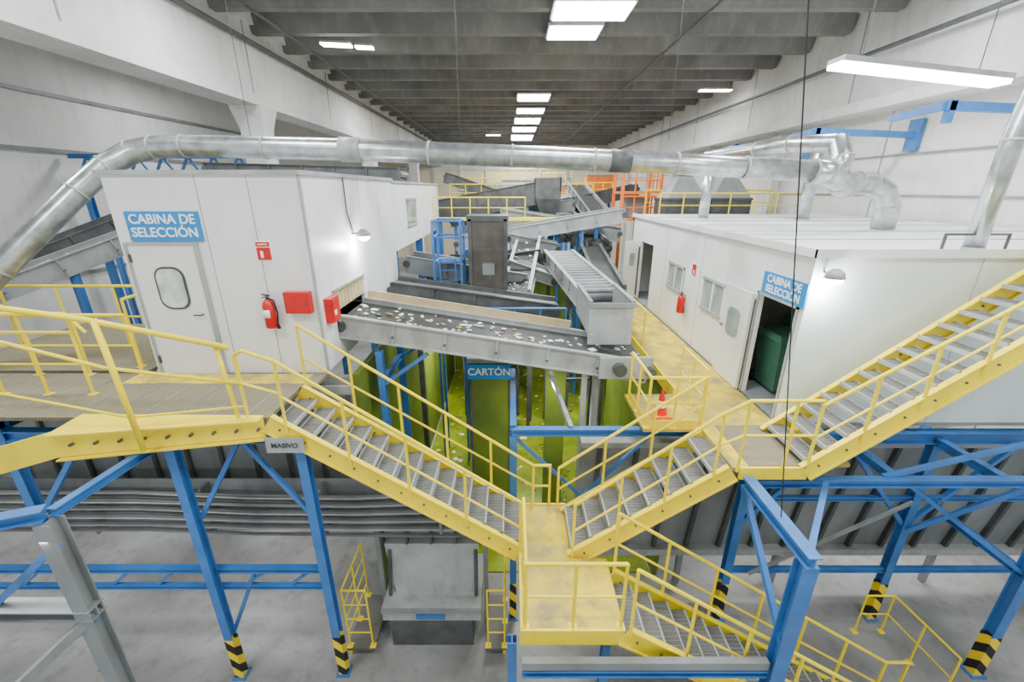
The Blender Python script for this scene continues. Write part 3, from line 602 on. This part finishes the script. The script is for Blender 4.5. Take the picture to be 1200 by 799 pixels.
b.box(1.2,10.8,6.3,6.5,-4.2,-4.1,LGR); b.box(1.2,10.8,6.6,6.9,-6.9,-6.75,LGR)
for x in(1.3,3.4,5.4,8.6): b.box(x,x+.1,6.75,6.85,-7.8,-6.9,GRY)
b.box(3.0,3.1,6.95,17.9,-7.8,-3.7,GWL)
b.make('bunker_panel')
b=B(); b.box(-.92,-.03,8.45,8.55,-7.77,-3.42,GWL); b.box(-.55,-.4,8.55,17.9,-7.77,-4.8,GWL); b.box(-.97,.02,8.42,8.56,-3.5,-3.4,GRY)
for x in(-.93,-.06): b.box(x,x+.05,8.42,8.45,-7.77,-3.5,DGR)
b.make('bunker_divider')
b=B(); b.box(.75,1.2,8.65,8.75,-7.77,-3.7,GWL); b.box(.7,1.25,8.6,8.8,-3.72,-3.62,GRY); b.make('bunker_divider')
b=B(); b.box(-2.6,3.0,18,18.2,-7.8,-2.6,GWL)
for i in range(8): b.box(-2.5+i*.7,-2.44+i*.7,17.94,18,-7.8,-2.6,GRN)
b.make('bunker_panel')
b=B(); b.box(-.95,-.03,8.38,8.42,-3.86,-3.52,SBL); b.text('CARTÓN',.22,MX((-.49,8.375,-3.69),H,0),TXT); b.make('carton_bay_sign')
b=B(); b.box(-3.25,-2.75,4.84,4.87,-3.3,-3.08,LGR); b.box(-3.02,-2.98,4.87,4.95,-3.25,-3.1,GRY); b.text('MASIVO',.1,MX((-3.0,4.835,-3.19),H,0),DGR); b.make('bay_sign')
# scattered paper scraps in the reflection-tinted bunker
b=B()
for i in range(420):
    x=random.uniform(-2.4,2.8); y=random.uniform(7.2,17.5); 
    if -.7<x<-.3: continue
    s=random.uniform(.02,.10); a=random.random()*3; c,d=math.cos(a)*s,math.sin(a)*s
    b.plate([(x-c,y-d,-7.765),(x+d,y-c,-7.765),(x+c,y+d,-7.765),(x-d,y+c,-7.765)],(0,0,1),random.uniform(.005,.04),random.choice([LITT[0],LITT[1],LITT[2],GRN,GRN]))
b.make('paper_scraps')
b=B()
for i in range(16):
    z=-4.5-i*.052; y=5.55+.02*math.sin(i*2.1)
    pts=[(-9,y,z),(-6,y,z+.02*math.sin(i)),(-4.2,y,z-.08+.015*math.cos(i*3)),(-2.5,y,z-.10),(-.9,y+.2,z-.16-.01*i)]
    b.tube(pts,.02,[CAB,LGR,DGR][i%3],6)
b.box(-9,-.9,5.8,5.82,-5.5,-4.45,GRY)
for i in range(5): b.box(-8.8+i*1.9,-8.76+i*1.9,5.6,5.8,-5.4,-4.5,GRY)
b.make('cable_tray')
b=B(); b.frustum(-2.4,-.5,6.15,6.6,-6.0,-2.5,-.4,6.05,6.75,-5.55,GRY); b.box(-2.55,-.35,6.0,6.8,-5.6,-5.5,LGR)
for i in range(5): b.box(-2.35+i*.44,-2.31+i*.44,5.98,6.1,-6.0,-5.6,DGR)
b.frustum(-2.1,-.75,5.8,6.6,-7.0,-2.3,-.6,6.0,6.7,-6.0,LGR); b.box(-2.3,-.55,5.5,6.7,-7.25,-6.95,LGR); b.box(-2.15,-.7,5.45,6.6,-7.8,-7.25,DGR)
for x in(-2.4,-.48): b.beam((x,6.0,-7.8),(x,6.0,-5.6),.08,.08,GRY)
for x in(-2.2,-.65): b.tube([(x,5.75,-7.0),(x,5.95,-6.1)],.035,DGR,8)
b.box(-1.7,-1.2,5.48,5.5,-7.2,-7.05,BLU); b.box(-2.3,-.55,5.45,5.5,-7.02,-6.95,GRY)
b.make('baling_press')
b=B(); rail(b,[(-2.85,6.3,-7.6),(-2.85,5.3,-7.6),(-2.45,5.3,-7.6)],1.3,.45,mids=(.25,.5,.75),r=.018); b.box(-2.9,-2.42,5.25,6.3,-7.65,-7.6,GRT)
for y in(5.3,6.2): b.box(-2.88,-2.84,y,y+.04,-7.8,-7.65,YEL)
b.make('guard_railing')
b=B(); rail(b,[(-.42,5.3,-7.6),(-.13,5.3,-7.6),(-.13,6.2,-7.6)],1.3,.4,mids=(.25,.5,.75),r=.018); b.box(-.45,-.1,5.25,6.3,-7.65,-7.6,GRT)
for y in(5.3,6.2): b.box(-.16,-.12,y,y+.04,-7.8,-7.65,YEL)
b.make('guard_railing')
b=B(); rail(b,[(6.4,5.7,-7.8),(6.9,5.7,-7.8),(7.0,4.6,-7.8)],.9,.5,r=.018); b.make('guard_railing')
b=B(); b.box(-8.5,-6.2,9.2,11.5,-7.8,-6.3,GRY); b.frustum(-8.2,-6.5,9.4,11.3,-6.3,-8.4,-6.3,9.2,11.5,-5.5,LGR); b.box(-8.0,-7.4,9.15,9.2,-7.5,-6.7,BLU); b.make('baling_press')
b=B()
for i in range(3):
    for j in range(2): b.box(4.6+i*1.3,5.75+i*1.3,9.9,11,-7.8+j*.85,-7.0+j*.85,LITT[(i+j)%2]); 
for i in range(3):
    for k in(.25,.6,.9): b.box(4.6+i*1.3+k-.02,4.6+i*1.3+k+.02,9.88,11.02,-7.8,-6.14,DGR)
b.make('stacked_cardboard_bales')

# ---------------------------------------------------------------- lights
def area(name,loc,sx,sy,e,col=(1,1,1),rot=(0,0,0)):
    l=bpy.data.lights.new(name,'AREA'); l.shape='RECTANGLE'; l.size=sx; l.size_y=sy; l.energy=e; l.color=col
    o=bpy.data.objects.new(name,l); o.location=(loc[0],loc[1],loc[2]+ZG); o.rotation_euler=rot; bpy.context.scene.collection.objects.link(o)
C=(.93,.97,1)
for x in(-5.5,1.6,7.5):
    for y in(1.5,6,11): area('hall_fill_light',(x,y,4.3),2.2,.8,360,C)  # unseen overhead lamps added to fill the near hall with light
for y in(15.2,25,32.8,37.3,43): area('roof_panel_light',(1.2,y,4.3),1.6,.9,850,C)
area('hall_fill_light',(-12,8,4.3),2,1,420,C); area('hall_fill_light',(-12,20,4.3),2,1,420,C); area('hall_fill_light',(7,24,4.2),1.4,.3,350,C); area('hall_fill_light',(-5.3,24,4.2),1.4,.3,350,C); area('hall_fill_light',(1,48,4.2),1.4,.3,700,C)  # more added fill lamps without fixtures, from side bay to back wall
area('underdeck_light',(-5.5,3.5,-3.4),1.5,.2,40); area('underdeck_light',(5.5,9,-3.8),1.5,.2,90)
area('bunker_fill_light',(-1.5,12.5,-3.6),1.,.3,190,(1,1,.85)); area('bunker_fill_light',(1.2,12,-3.6),1.,.3,190,(1,1,.85)); area('bunker_fill_light',(.9,7.6,-3.6),.6,.2,60,(1,1,.85))  # lamps added to brighten the green-tinted bay
area('underdeck_light',(8.5,8.2,-4.3),2,.3,150); area('underdeck_light',(-6,7.6,-3.5),2,.3,110)
w=bpy.data.worlds.new('w'); bpy.context.scene.world=w; w.use_nodes=True
w.node_tree.nodes['Background'].inputs[0].default_value=(.93,.97,1,1); w.node_tree.nodes['Background'].inputs[1].default_value=1.1
# ---------------------------------------------------------------- camera
cam=bpy.data.cameras.new('camera'); cam.lens=15; cam.sensor_width=36; cam.clip_start=.05; cam.clip_end=200
co=bpy.data.objects.new('camera',cam); co.location=(0,0,ZG); co.rotation_euler=(math.radians(90-19.6),0,0)
bpy.context.scene.collection.objects.link(co); bpy.context.scene.camera=co
